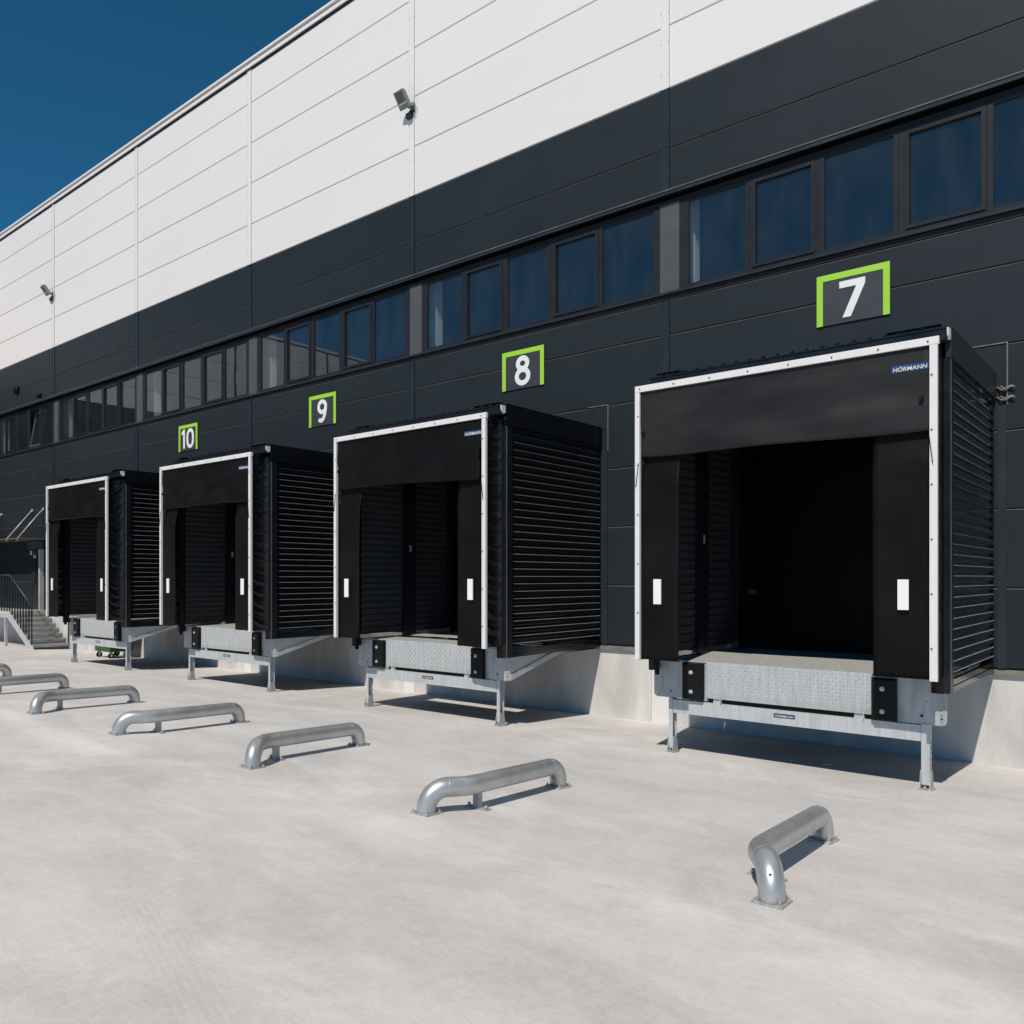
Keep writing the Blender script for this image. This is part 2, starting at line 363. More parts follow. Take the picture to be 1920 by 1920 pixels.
# ------------------------------------------------------------------ ground
SL = 0.0533
def gz(y): return 0.0 if y > 0 else (-SL * y if y > -17 else SL * 17)
g = MB()
ys = [600, 30, 0, -4, -8, -12, -17, -60, -600]; xs = [-600, -80, -30, 0, 30, 80, 600]
g.v = [(x, y, gz(y)) for y in ys for x in xs]
for j in range(len(ys) - 1):
    for i in range(len(xs) - 1):
        a = j * len(xs) + i; g.f.append([a, a + 1, a + len(xs) + 1, a + len(xs)]); g.mi.append(0); g.sm.append(False)
g.build('yard_ground', 'ground', kind='structure')

# ------------------------------------------------------------------ warehouse
wh = thing('warehouse', 'long warehouse with white upper cladding, dark lower cladding and a ribbon of windows', 'building')
XL, XR = -32.3, 24.0
# core walls behind the cladding
c = MB().box(XL, XR, .13, 42, -.3, 6.96); c.box(XL, XR, .13, 4.0, 8.80, 15.58); c.box(XL, XR, 4.0, 42, 6.96, 15.58)
c.build('core_wall', 'shadow_gap', wh)
MB().box(XL, XR, -.02, 42, 15.585, 15.64).build('roof', 'roofm', wh)
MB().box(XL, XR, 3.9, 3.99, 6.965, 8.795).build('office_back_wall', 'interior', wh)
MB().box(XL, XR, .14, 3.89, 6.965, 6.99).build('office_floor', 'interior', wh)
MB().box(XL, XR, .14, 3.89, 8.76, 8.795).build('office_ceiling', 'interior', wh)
JW = 0.155                                  # joint strip width, left of each bay line
WHITE_Z = [10.47, 11.50, 12.55, 13.58, 14.62, 15.46]
UP_Z = [8.785, 9.472, 10.466]
LOW_Z = [1.25, 2.28, 3.29, 4.295, 5.40, 6.41, 6.975]
_panel = {}
def panel_mesh(w, h, kind):
    k = (round(w, 3), round(h, 3), kind)
    if k not in _panel:
        b = MB(); gp = .006 if kind == 'white' else .005; ch = .010 if kind == 'white' else .009; d = .09
        x0, x1, z0, z1 = gp * .3, w - gp * .3, gp, h - gp
        f = [(x0, 0, z0 + ch), (x1, 0, z0 + ch), (x1, 0, z1 - ch), (x0, 0, z1 - ch)]
        e = [(x0, ch, z0), (x1, ch, z0), (x1, ch, z1), (x0, ch, z1)]
        r = [(x0, d, z0), (x1, d, z0), (x1, d, z1), (x0, d, z1)]
        b.add(f + e + r, [(0, 1, 2, 3), (4, 5, 1, 0), (8, 9, 5, 4), (8, 11, 10, 9), (0, 3, 7, 4), (1, 5, 6, 2), (4, 7, 11, 8), (5, 9, 10, 6)], 0)
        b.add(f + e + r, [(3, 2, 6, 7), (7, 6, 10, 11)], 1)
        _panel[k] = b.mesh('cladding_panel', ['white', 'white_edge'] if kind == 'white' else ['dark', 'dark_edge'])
    return _panel[k]
bays = [(-32.3, -30.0), *[(-30.0 + 6 * i, -24.0 + 6 * i) for i in range(9)]]
for (a, b) in bays:
    w = b - a - JW
    for zs, kind in ((WHITE_Z, 'white'), (UP_Z, 'dark'), (LOW_Z, 'dark')):
        for z0, z1 in zip(zs, zs[1:]):
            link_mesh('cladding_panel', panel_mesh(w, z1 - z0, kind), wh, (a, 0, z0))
# joint strips with rows of screws
def strip(x, z0, z1, m, ms):
    b = MB(); x1 = x - .004; x0 = x - JW + .004
    b.box(x0, x1, -.012, .08, z0, z1, 0)
    b.box(x0 - .004, x0 + .016, -.020, -.0125, z0, z1, 0); b.box(x1 - .016, x1 + .004, -.020, -.0125, z0, z1, 0)
    z = z0 + .25
    while z < z1:
        for xx in (x0 + .008, x1 - .008): b.cyl((xx, -.0205, z), (xx, -.026, z), .007, 6, 1, smooth=False)
        z += .5
    return b.build('joint_strip', [m, ms], wh)
for (a, b) in bays[:-1]:
    strip(b, 10.47, 15.46, 'white', 'screw'); strip(b, 8.79, 10.466, 'dark_strip', 'seam'); strip(b, 1.255, 6.97, 'dark_strip', 'seam')
# parapet
MB().box(XL, XR, -.055, .3, 15.50, 15.585).build('parapet_trim', 'white', wh)
MB().box(XL, XR, -.085, .34, 15.645, 15.70).build('parapet_cap', 'white', wh)
MB().box(XL, XR, -.03, .10, 15.462, 15.497).build('parapet_gap', 'shadow_gap', wh)
MB().box(XL, XR, -.018, .12, 15.588, 15.642).build('parapet_band', 'white_edge', wh)
# window band flashings
b = MB().box(XL, XR, -.045, .115, 8.70, 8.775, 0); b.box(XL, XR, -.058, -.0455, 8.762, 8.779, 1)
b.build('head_flashing', ['slate', 'dark_edge'], wh)
MB().box(XL, XR, -.036, .117, 8.685, 8.698).build('head_shade', 'soffit_shade', wh)  # black strip standing in for the shade under the flashing
MB().box(XL, XR, .1185, .13, 8.58, 8.77).build('head_recess', 'shadow_gap', wh)
MB().prism([(.125, 7.062), (-.055, 7.062), (-.055, 7.10), (.125, 7.128)], 'x', XL, XR).build('window_sill', 'slate', wh)
MB().box(XL, XR, -.004, .12, 6.985, 7.056).build('sill_shade', 'shadow_gap', wh)  # dark strip paints the shade that the sill throws below it
# concrete plinth with pilasters at the bay lines and a metal ledge on top
_pl = {}
for (a, b) in bays:
    w = b - a - .335
    k = round(w, 3)
    if k not in _pl: _pl[k] = MB().box(.004, w - .004, 0, .12, -.3, 1.165).mesh('plinth_panel', 'concrete')
    link_mesh('plinth_panel', _pl[k], wh, (a, 0, 0))
    if 'p' not in _pl: _pl['p'] = MB().box(.004, .331, -.004, .12, -.3, 1.166).mesh('pilaster', 'concrete_light')
    link_mesh('pilaster', _pl['p'], wh, (b - .335, 0, 0))
MB().prism([(-.055, 1.172), (.06, 1.172), (.06, 1.246), (-.055, 1.215)], 'x', XL, XR).build('plinth_ledge', 'ledge', wh)
# windows: five units and one grey infill per bay
GL = [(.31, 1.28, 7.20, 8.545), (1.44, 2.305, 7.245, 8.50), (2.486, 3.433, 7.20, 8.545), (3.633, 4.51, 7.245, 8.50), (4.643, 5.652, 7.20, 8.545)]
UN = [(.147, 1.335), (1.339, 2.393), (2.397, 3.498), (3.502, 4.573), (4.577, 5.783)]
def ringmesh(u, gq, sash):
    b = MB(); x0, x1 = u; g0, g1, z0, z1 = gq; ym = .072; yb = .118; t0, t1 = 7.131, 8.60
    b.box(x0, g0, ym, yb, t0, t1); b.box(g1, x1, ym, yb, t0, t1); b.box(g0, g1, ym + .001, yb, t0, z0); b.box(g0, g1, ym + .001, yb, z1, t1)
    if sash:
        s = .045; o = .018
        b.box(g0 - s, g0 + .004, ym - o, ym - .001, z0 - s, z1 + s); b.box(g1 - .004, g1 + s, ym - o, ym - .001, z0 - s, z1 + s)
        b.box(g0 + .004, g1 - .004, ym - o, ym - .001, z0 - s, z0 + .004); b.box(g0 + .004, g1 - .004, ym - o, ym - .001, z1 - .004, z1 + s)
    return b.mesh('window', 'frame')
WM = [ringmesh(u, q, i in (1, 3)) for i, (u, q) in enumerate(zip(UN, GL))]
PM = [MB().box(q[0] - .01, q[1] + .01, .098, .104, q[2] - .01, q[3] + .01).mesh('pane', 'glass') for q in GL]
INF = MB().box(-.213, .143, .066, .115, 7.131, 8.60).mesh('infill_panel', 'greypanel')
COLM = MB().box(-.25, .247, .396, .585, 6.992, 8.757).mesh('office_column', 'column')
for (a, b) in bays:
    if b - a < 5:
        MB().box(a, b - .215, .066, .115, 7.131, 8.60).build('infill_panel', 'greypanel', wh); continue
    for i in range(5):
        if (a, i) == (-30.0, 3): continue
        wd = link_mesh('window', WM[i], wh, (a, 0, 0)); link_mesh('pane', PM[i], wd, (0, 0, 0))
    if b < XR: link_mesh('infill_panel', INF, wh, (b, 0, 0))
    link_mesh('infill_panel', INF, wh, (a, 0, 0)) if a == -30.0 else None
    link_mesh('office_column', COLM, wh, (a, 0, 0))
# the one window tilted open, far left
wd = MB().box(3.502, 3.633, .072, .118, 7.131, 8.60).box(4.51, 4.573, .072, .118, 7.131, 8.60).box(3.633, 4.51, .073, .118, 7.131, 7.20).box(3.633, 4.51, .073, .118, 8.545, 8.60).build('window', 'frame', wh, (-30, 0, 0), label='window tilted open inwards')
sb = MB(); sb.box(-.44, -.395, -.03, .03, 0, 1.33); sb.box(.395, .44, -.03, .03, 0, 1.33); sb.box(-.395, .395, -.03, .03, 0, .05); sb.box(-.395, .395, -.03, .03, 1.28, 1.33)
s_ = sb.build('open_sash', 'greypanel', wd, (4.07, .10, 7.205)); s_.rotation_euler = (math.radians(-9), 0, 0)
p_ = MB().box(-.40, .40, -.003, .003, .045, 1.285).build('pane', 'glass', wd, (4.07, .10, 7.205)); p_.rotation_euler = (math.radians(-9), 0, 0)
# vents on the upper dark cladding
for x, z, r in ((-27.28, 9.43, .16), (-25.2, 8.93, .09)):
    MB().cyl((x, .0, z), (x, -.10, z), r, 16).cyl((x, -.101, z), (x, -.13, z), r * .8, 16).build('vent', 'black', wh)
# wing of the same building, standing at right angles beyond the left edge of the picture
w = MB(); w.box(-74, XL - .12, -70, 42, -.3, 15.58, 2); w.box(-74, XL + .03, -70, 42, 15.585, 15.70, 0); w.box(XL - .11, XL - .02, -70, -.1, -.3, 1.17, 3)
for k in range(12):
    y1 = -.15 - 6 * k; y0 = y1 - 6 + .15
    for zs, kind in (([10.47, 11.5, 12.55, 13.58, 14.62, 15.5], 0), ([1.25, 2.28, 3.29, 4.3, 5.4, 6.41, 7.5, 8.5, 9.47, 10.466], 1)):
        for z0, z1 in zip(zs, zs[1:]): w.box(XL - .11, XL, y0, y1, z0 + .012, z1 - .012, kind)
w.build('wing_wall', ['white', 'dark', 'shadow_gap', 'concrete'], wh)

# ------------------------------------------------------------------ dock shelters
# built in coordinates of dock 7 (centre x = 2.9) and copied at 6 m spacing
CX = 2.9
def corrugated(side, mats):
    """solid ribbed wall: ribbed outer sheet, ribbed inner liner, closed between"""
    z0, z1 = 1.335, 4.70; pitch = .1135; n = int((z1 - z0) / pitch)
    out = []; om = []
    xo, xc = 1.735, 1.768
    z = z1
    out.append((xc, z)); om.append(0)
    for i in range(n):
        zt = z1 - i * pitch
        # crest face, underside slope, valley, upward-facing slope of the next rib
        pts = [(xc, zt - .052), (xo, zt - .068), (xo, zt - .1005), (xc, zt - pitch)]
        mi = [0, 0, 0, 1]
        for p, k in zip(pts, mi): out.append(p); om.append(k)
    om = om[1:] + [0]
    zb = z1 - n * pitch
    inn = []
    for i in range(n):
        zt = zb + i * pitch
        inn += [(1.700, zt + .005), (1.700, zt + .05), (1.678, zt + .058), (1.678, zt + .105)]
    poly = out + [(1.700, zb)] + inn + [(1.700, z1)]
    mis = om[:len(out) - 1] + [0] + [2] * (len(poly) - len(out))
    poly = [(side * x, z) for x, z in poly]
    b = MB()
    b.prism(poly, 'y', -2.47, -.03, 0, mis)
    return b

def curtain_top(seed, cut):
    r = random.Random(seed); ph = [r.uniform(0, 6.28) for _ in range(6)]
    def fn(u, v):                       # u along x, v from top to bottom
        x0, x1 = -1.685, 1.685
        if cut and v > .42: x1 -= cut * min(1, (v - .42) / .12)
        x = x0 + (x1 - x0) * u
        z = 4.772 - (4.772 - 3.905) * v
        z += v * (.02 * (1 - 2 * u) + .025 * (abs(2 * u - 1) ** 4) * (1 if seed % 2 else -.4) - .012 * math.sin(u * 5 + ph[0]))
        y = -3.022 - v * .05 * math.sin(math.pi * u) * (.6 + .4 * math.sin(3 * u + ph[1]))
        y += .015 * math.sin(7 * u + 3 * v + ph[2]) * v + .010 * math.sin(12 * u - 7 * v + ph[3]) * v + .006 * math.sin(5 * u + 13 * v + ph[4]) * math.sin(math.pi * v)
        for (px, pz, s) in ((.02, .62, 1), (.975, .60, 1), (.72, .78, -.8), (.48, .9, -.6), (.2, .95, .5)):   # eyelet pulls and soft dents
            d2 = ((u - px) / .07) ** 2 + ((v - pz) / .13) ** 2
            y += s * .013 * math.exp(-d2)
        return Vector((x, y, z))
    return MB().sheet(fn, 56, 22, (0, .008, 0))

def curtain_side(seed, sgn):
    r = random.Random(seed); ph = [r.uniform(0, 6.28) for _ in range(4)]
    xa, xb = (1.12, 1.672) if sgn > 0 else (-1.69, -1.14)
    def fn(u, v):
        x = xa + (xb - xa) * u; z = 4.70 - (4.70 - 1.385) * v
        y = -2.997 + .045 * min(1, max(0, (.34 - v) / .08)) + .012 * math.sin(3.2 * v + 2 * u + ph[0]) + .006 * math.sin(9 * v + ph[1]) * u
        if v < .35: y += -.012 * math.sin(math.pi * u) * (.35 - v) / .35
        inner = u if sgn < 0 else 1 - u
        y += .02 * inner * math.sin(2.1 * v + ph[2])
        return Vector((x, y, z))
    return MB().sheet(fn, 10, 36, (0, .008, 0))

def pleat_side(seed, sgn, amp):
    r = random.Random(seed); ph = [r.uniform(0, 6.28) for _ in range(8)]
    def fn(u, v):                       # u from front frame to corner post, v top to bottom
        y = -3.018 + (3.018 - 2.60) * u; z = 4.80 - (4.80 - 1.375) * v
        sag = (.14 + .10 * math.sin(2.3 * v + ph[5])) * (1 - (2 * u - 1) ** 2)
        tilt = (.30 * max(0, v - .45) * u) + .04 * math.sin(4 * v + ph[6])
        q = z + sag + tilt
        env = math.sin(math.pi * min(1, max(0, u * 1.02))) ** .6
        d = math.sin(q * 34 + ph[0]) * .5 + math.sin(q * 61 + ph[1] + 3 * u) * .28 + math.sin(q * 15 + ph[2]) * .3
        x = 1.712 - amp * env * (.55 - .5 * d) - .05 * math.sin(math.pi * u)
        if v < .10: x += .035 * math.sin(9 * u + ph[4]) * (1 - v / .10) * env
        return Vector((sgn * x, y, z))
    return MB().sheet(fn, 20, 190, (-sgn * .006, 0, 0))

def frame_bar(x0, x1, z0, z1, screws):
    b = MB(); c_ = .010
    b.box(x0, x1, -3.055, -3.012, z0, z1, 0)
    for (x, z) in screws: b.cyl((x, -3.0555, z), (x, -3.062, z), .010, 8, 1, smooth=False)
    return b

HM = None
def make_shelter(seed, cut, amp):
    t = thing('dock_shelter', 'x', 'dock shelter')
    def P(mb, name, mats, parent=t, **kw): return mb.build(name, mats, parent, **kw)
    # white front frame
    P(frame_bar(-1.73, 1.765, 4.755, 4.832, [(-1.66 + .475 * i, 4.79) for i in range(8)]), 'frame_bar', ['alu', 'screw'])
    P(frame_bar(-1.73, -1.665, 1.385, 4.752, [(-1.685, 4.45 - .62 * i) for i in range(5)]), 'frame_bar', ['alu', 'screw'])
    P(frame_bar(1.680, 1.752, 1.372, 4.752, [(1.70, 4.45 - .55 * i) for i in range(6)]), 'frame_bar', ['alu', 'screw'])
    top = P(curtain_top(seed, cut), 'top_curtain', 'fabric_top' if seed == 7 else 'fabric')
    for x in (-1.625, 1.60): MB().cyl((x, -3.026, 4.235), (x, -3.052, 4.235), .022, 10).build('eyelet', 'black', top)
    pl = MB().box(1.318, 1.668, -3.034, -3.028, 4.524, 4.595).build('maker_plate', 'blue', top)
    link_mesh('lettering', HM_A, pl, (1.493, -3.0345, 4.558))
    for sg in (-1, 1):
        cs = P(curtain_side(seed + 10 * sg, sg), 'side_curtain', 'fabric')
        x = -1.427 if sg < 0 else 1.426
        MB().box(x - .053, x + .053, -3.030, -3.018, 2.083, 2.395).build('reflector', 'reflector', cs)
        MB().cyl((sg * 1.675, -3.060, 3.86), (sg * 1.712, -3.068, 3.56), .0045, 6).build('elastic_cord', 'black', cs)
        P(pleat_side(seed + 3 + sg, sg, amp), 'pleated_side', 'pleat')
        P(corrugated(sg, None), 'ribbed_wall', ['sheet', 'rib_sunlit', 'innersheet'])
        x0, x1 = sorted((sg * 1.715, sg * 1.782))
        b = MB().box(x0, x1, -2.615, -2.475, 1.205, 4.70, 0)
        xe = sg * 1.784; xa, xb = sorted((xe, xe + sg * .003)); b.box(xa, xb, -2.612, -2.598, 1.21, 4.69, 1)
        P(b, 'corner_post', ['post', 'seam'])
        xa, xb = sorted((sg * 1.735, sg * 1.792))
        P(MB().box(xa, xb, -2.62, -.008, 4.703, 5.03), 'side_fascia', 'slate' if seed == 7 else 'sheet')
        xa, xb = sorted((sg * 1.72, sg * 1.772))
        P(MB().box(xa, xb, -2.47, -.008, 1.205, 1.262).box(xa, xb - (.012 if sg > 0 else 0), -2.47, -.008, 1.2625, 1.332), 'bottom_rail', 'sheet')
        xa, xb = sorted((sg * 1.62, sg * 1.6775))
        ip = P(MB().box(xa, xb, -1.50, -1.20, 1.335, 4.70), 'inner_post', 'post')
        xa, xb = sorted((sg * 1.612, sg * 1.6195))
        MB().box(xa, xb, -1.37, -1.32, 2.90, 3.02).build('label_tag', 'galv_plate', ip)
        xa, xb = sorted((sg * 1.56, sg * 1.6775))
        P(MB().box(xa, xb, -.33, -.008, 1.335, 4.70), 'door_jamb', 'post')
        xa, xb = sorted((sg * 1.80, sg * 1.90))
        P(MB().box(xa, xb, -.016, -.003, 1.25, 4.62), 'edge_flashing', 'slate')
        # seams of sealant where the box meets the cladding
        xa, xb = sorted((sg * 1.905, sg * 1.918))
        P(MB().box(xa, xb, -.014, -.002, 4.62, 5.42).box(min(sg * 1.5, sg * 1.905), max(sg * 1.5, sg * 1.905), -.014, -.002, 5.405, 5.418), 'sealant_seam', 'seam')
    if seed == 7:
        for z in (4.83, 4.70):
            P(MB().tube([(1.80, -.02, z + .02), (1.86, -.05, z - .03), (1.93, -.03, z + .015), (2.0, -.05, z)], .012, 6).tube([(1.84, -.03, z + .03), (1.90, -.04, z - .03), (1.97, -.03, z + .03)], .010, 6), 'torn_sealant', 'ledge')
    P(MB().box(-1.712, 1.712, -3.012, -2.60, 4.79, 4.80).box(-1.70, 1.70, -2.60, -.01, 4.704, 4.72), 'shelter_ceiling', 'pleat')
    # ribbed roof: trapezoid ribs run from gutter to wall
    prof = [(-1.73, 5.018)]
    x = -1.62
    while x < 1.62:
        prof += [(x, 5.018), (x + .02, 5.046), (x + .055, 5.046), (x + .075, 5.018)]; x += .172
    prof += [(1.73, 5.018), (1.73, 5.0), (-1.73, 5.0)]
    P(MB().prism(prof, 'y', -2.66, -.01), 'ribbed_roof', 'sheet')
    gt = P(MB().box(-1.70, 1.765, -2.735, -2.63, 4.865, 4.98).box(-1.705, 1.77, -2.745, -2.628, 4.981, 4.998).box(-1.70, 1.765, -2.72, -2.66, 4.848, 4.8645), 'gutter', 'post')
    MB().prism([(-2.74, 4.985), (-2.64, 4.985), (-2.64, 4.885), (-2.685, 4.865), (-2.725, 4.905)], 'x', 1.772, 1.792).build('gutter_end_cap', 'alu', gt)
    MB().box(-1.66, -1.30, -2.68, -2.58, 5.047, 5.051).build('ridge_flashing', 'sheet', t); MB().box(1.16, 1.70, -2.68, -2.58, 5.047, 5.051).build('ridge_flashing', 'sheet', t)
    MB().box(-1.69, -1.655, -2.62, -2.56, 1.15, 1.34).build('post_foot', 'black', t)
    MB().box(1.60, 1.715, -2.62, -2.56, 1.20, 1.375).build('post_foot', 'black', t)
    # sectional door at the back of the box
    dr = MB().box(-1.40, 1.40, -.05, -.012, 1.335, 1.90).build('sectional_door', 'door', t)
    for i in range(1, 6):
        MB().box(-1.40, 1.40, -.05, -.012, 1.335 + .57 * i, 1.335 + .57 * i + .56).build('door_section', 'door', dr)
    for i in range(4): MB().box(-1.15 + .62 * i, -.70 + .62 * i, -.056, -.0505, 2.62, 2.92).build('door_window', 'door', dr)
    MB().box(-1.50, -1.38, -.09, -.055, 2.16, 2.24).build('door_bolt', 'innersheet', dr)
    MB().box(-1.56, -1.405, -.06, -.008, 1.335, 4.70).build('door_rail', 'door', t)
    return t

HM_A = text_mesh('HÖRMANN', .050, .325, .002, .012, .10); HM_A.materials.append(M['cream'])
HM_B = text_mesh('HÖRMANN', .032, .225, .002, .012, .10); HM_B.materials.append(M['pale'])

labels = {7: 'black dock shelter with crisp white frame, directly below and right of sign 7', 8: 'black dock shelter with lowered corner of its top curtain, below sign 8',
          9: 'black dock shelter third from the right, left of the one under sign 8', 10: 'smallest black dock shelter, farthest left beside the concrete steps'}
cfg = {7: (7, 0, .05), 8: (12, .09, .07), 9: (14, .10, .055), 10: (18, .10, .045)}
for k, num in enumerate((7, 8, 9, 10)):
    t = make_shelter(*cfg[num])
    t.location = (CX - 6 * k, 0, 0); t['label'] = labels[num]; t['group'] = 'dock shelters along the warehouse wall'

# ------------------------------------------------------------------ loading platforms (dock levellers)
def rounded_plate(x0, x1, z0, z1, r, corner):
    pts = [(x0, z1), (x1, z1)]
    if corner == 'br':
        pts += [(x1, z0 + r)] + [(x1 - r + r * math.cos(a), z0 + r - r * math.sin(a)) for a in (math.pi / 6, math.pi / 3)] + [(x1 - r, z0), (x0, z0)]
    else:
        pts += [(x1, z0), (x0 + r, z0)] + [(x0 + r - r * math.sin(a), z0 + r - r * math.cos(a)) for a in (math.pi / 6, math.pi / 3)] + [(x0, z0 + r)]
    return pts
def stud_mesh():
    b = MB(); sp = .042; y = -2.4705
    nx = int(1.985 / sp); nz = int(.362 / sp)
    for j in range(nz + 1):
        for i in range(nx + 1):
            x = -1.02 + i * sp; z = .972 + j * sp
            a = math.radians(45 if (i + j) % 2 else -45); l, wd = .0165, .0052
            ux, uz = math.cos(a), math.sin(a)
            p = lambda s, q: (x + s * l * ux - q * wd * uz, y, z + s * l * uz + q * wd * ux)
            b.add([p(-1, 0), p(0, 1), p(1, 0), p(0, -1), (x - .4 * l * ux, y - .0065, z - .4 * l * uz), (x + .4 * l * ux, y - .0065, z + .4 * l * uz)],
                  [(0, 3, 4), (3, 5, 4), (3, 2, 5), (2, 1, 5), (1, 4, 5), (1, 0, 4)])
    return b
STUD = stud_mesh().mesh('tread_studs', 'tread')
def make_platform(seed, gap, taper):
    r = random.Random(seed)
    t = thing('loading_platform', 'x', 'loading dock platform')
    P = lambda mb, name, mats, parent=t, **kw: mb.build(name, mats, parent, **kw)
    P(MB().prism(rounded_plate(-1.796, -1.04, .846, 1.318, .05, 'bl'), 'y', -2.45, -2.438), 'front_plate', 'galv_plate')
    P(MB().prism(rounded_plate(.966, 1.715, .835, 1.318, .05, 'br'), 'y', -2.45, -2.438), 'front_plate', 'galv_plate')
    hb = MB()
    for (x, z, rr) in ((-1.70, 1.26, .010), (-1.55, .93, .013), (-1.62, 1.10, .007), (1.47, .925, .016), (1.62, 1.20, .009), (1.52, 1.08, .007), (1.665, .91, .010), (1.66, .95, .006)):
        hb.cyl((x, -2.4505, z), (x, -2.453, z), rr, 10)
    P(hb, 'plate_holes', 'black')
    for (x0, x1, z0, z1) in ((-1.353, -1.069, .852, 1.318), (.968, 1.226, .835, 1.305)):
        c_ = .02; yb, yf = -2.4515, -2.53
        bm_ = MB()
        f = [(x0 + c_, yf, z0 + c_), (x1 - c_, yf, z0 + c_), (x1 - c_, yf, z1 - c_), (x0 + c_, yf, z1 - c_)]
        k = [(x0, yf + c_, z0), (x1, yf + c_, z0), (x1, yf + c_, z1), (x0, yf + c_, z1)]
        q = [(x0, yb, z0), (x1, yb, z0), (x1, yb, z1), (x0, yb, z1)]
        bm_.add(f + k + q, [(0, 1, 2, 3), (0, 4, 5, 1), (1, 5, 6, 2), (2, 6, 7, 3), (3, 7, 4, 0), (4, 8, 9, 5), (5, 9, 10, 6), (6, 10, 11, 7), (7, 11, 8, 4), (8, 11, 10, 9)])
        bu = P(bm_, 'rubber_bumper', 'black')
        for z in (z0 + .105, z1 - .115):
            xc = (x0 + x1) / 2 - .01
            MB().cyl((xc, yf - .0005, z), (xc, yf - .006, z), .027, 14).cyl((xc, yf - .0065, z), (xc, yf - .018, z), .016, 6, smooth=False).build('bolt', 'galv', bu)
    lip = P(MB().box(-1.035, .962, -2.47, -2.452, .945, 1.345, 0).prism([(-2.469, .9445), (-2.453, .9445), (-2.453, .885), (-2.461, .885)], 'x', -1.03, .957, 1), 'lip_plate', ['tread', 'deck'])
    so_ = link_mesh('tread_studs', STUD, lip, (0, 0, 0)); so_['kind'] = 'stuff'
    def deck(x0, x1, nm, z=1.345):
        if gap: P(MB().box(x0, x1, -2.4515, -1.86, z - .012, z), nm, 'deck'); P(MB().box(x0, x1, -1.36, -.06, z - .012, z), nm, 'deck')
        else: P(MB().box(x0, x1, -2.4515, -.06, z - .012, z), nm, 'deck')
    deck(-1.03, .957, 'deck_plate'); deck(-1.66, -1.04, 'deck_strip', 1.34); deck(.967, 1.66, 'deck_strip', 1.34)
    bmn = P(MB().box(-1.52, 1.462, -2.462, -2.451, .652, .826).box(-1.52, 1.462, -2.4505, -2.36, .814, .826).box(-1.52, 1.462, -2.4505, -2.36, .652, .664), 'cross_beam', 'galv')
    pl = MB().box(-.163, .095, -2.466, -2.4625, .738, .786).build('maker_plate', 'navy', bmn)
    link_mesh('lettering', HM_B, pl, (-.034, -2.4665, .762))
    for (ya, yb) in (((-2.38, -1.86), (-1.36, -.03)) if gap else ((-2.38, -.03),)): P(MB().box(-1.66, 1.66, ya, yb, 1.165, 1.185), 'bounce_blocker', 'black')  # black panel added beneath the deck to cut bounced light
    P(MB().box(-1.03, .957, -2.42, -2.40, .80, 1.325), 'lip_gap_blocker', 'black')  # black sheet added behind the lip to keep the slot dark
    for x in (-.90, .82): P(MB().box(x - .055, x + .055, -2.4395, -2.425, .8265, .972).box(x + .05, x + .060, -2.482, -2.4715, .827, .915), 'lip_bracket', 'galv')
    for (x0, x1) in ((-1.573, -1.475), (1.467, 1.55)):
        gy = gz(-2.40)
        if taper or x0 < 0:      # channel open to the right, perforated web
            x1 = x0 + .058; b = MB().box(x0, x0 + .010, -2.462, -2.352, gy + .06, .84).box(x0 + .0105, x1, -2.462, -2.452, gy + .06, .84).box(x0 + .0105, x1, -2.362, -2.352, gy + .06, .84); hx = x0 + .0105
        else:
            b = MB().box(x0, x1, -2.462, -2.365, gy + .06, .84); hx = x1 + .0005
        lg = P(b, 'leg', 'galv')
        hb = MB()
        for i in range(8): hb.cyl((hx, -2.407, .64 - .06 * i), (hx + .0015, -2.407, .64 - .06 * i), .013, 10)
        hb.build('leg_holes', 'black', lg)
        xm = (x0 + x1) / 2
        fb = MB().box(x0 - .02, x1 + .03, -2.50, -2.33, gy - .01, gy + .018)
        for xx in (x0 - .012, x1 + .003): fb.prism([(-2.495, gy + .018), (-2.335, gy + .018), (-2.375, gy + .21), (-2.455, gy + .21)], 'x', xx, xx + .009)
        fb.cyl((xm, -2.48, gy + .018), (xm, -2.48, gy + .045), .014, 8)
        fb.build('foot', 'galv_plate', lg)
    for sg in (-1, 1):
        xx = sg * 1.70
        if taper: pol = [(-2.437, .845), (-2.437, 1.31), (-.02, 1.31), (-.02, 1.22), (-1.15, 1.175)]
        else: pol = [(-2.437, 1.24), (-2.437, 1.31), (-.02, 1.31), (-.02, 1.24)]
        a, b_ = sorted((xx, xx + sg * .010)); P(MB().prism(pol, 'x', a, b_), 'side_beam', 'galv')
        if taper:
            a, b_ = sorted((xx + sg * .0105, xx + sg * .03)); P(MB().prism([(-2.437, .845), (-2.437, .93), (-1.15, 1.26), (-1.15, 1.175)], 'x', a, b_), 'beam_flange', 'galv')
    P(MB().box(-1.60, -1.05, -2.3, -.02, 1.19, 1.30).box(.98, 1.60, -2.3, -.02, 1.19, 1.30) if not gap else MB().box(-1.60, -1.05, -1.3, -.02, 1.19, 1.30).box(.98, 1.60, -1.3, -.02, 1.19, 1.30), 'floor_joist', 'galv_plate')
    return t
plab = {7: 'nearest galvanised loading platform with chequer plate lip, under the shelter below sign 7', 8: 'galvanised loading platform second from the right with gap in its deck',
        9: 'galvanised loading platform third from the right on perforated legs', 10: 'farthest galvanised loading platform, with the green bin behind its legs'}
for k, num in enumerate((7, 8, 9, 10)):
    t = make_platform(num, num == 8, num != 7)
    t.location = (CX - 6 * k, 0, 0); t['label'] = plab[num]; t['group'] = 'loading platforms under the shelters'

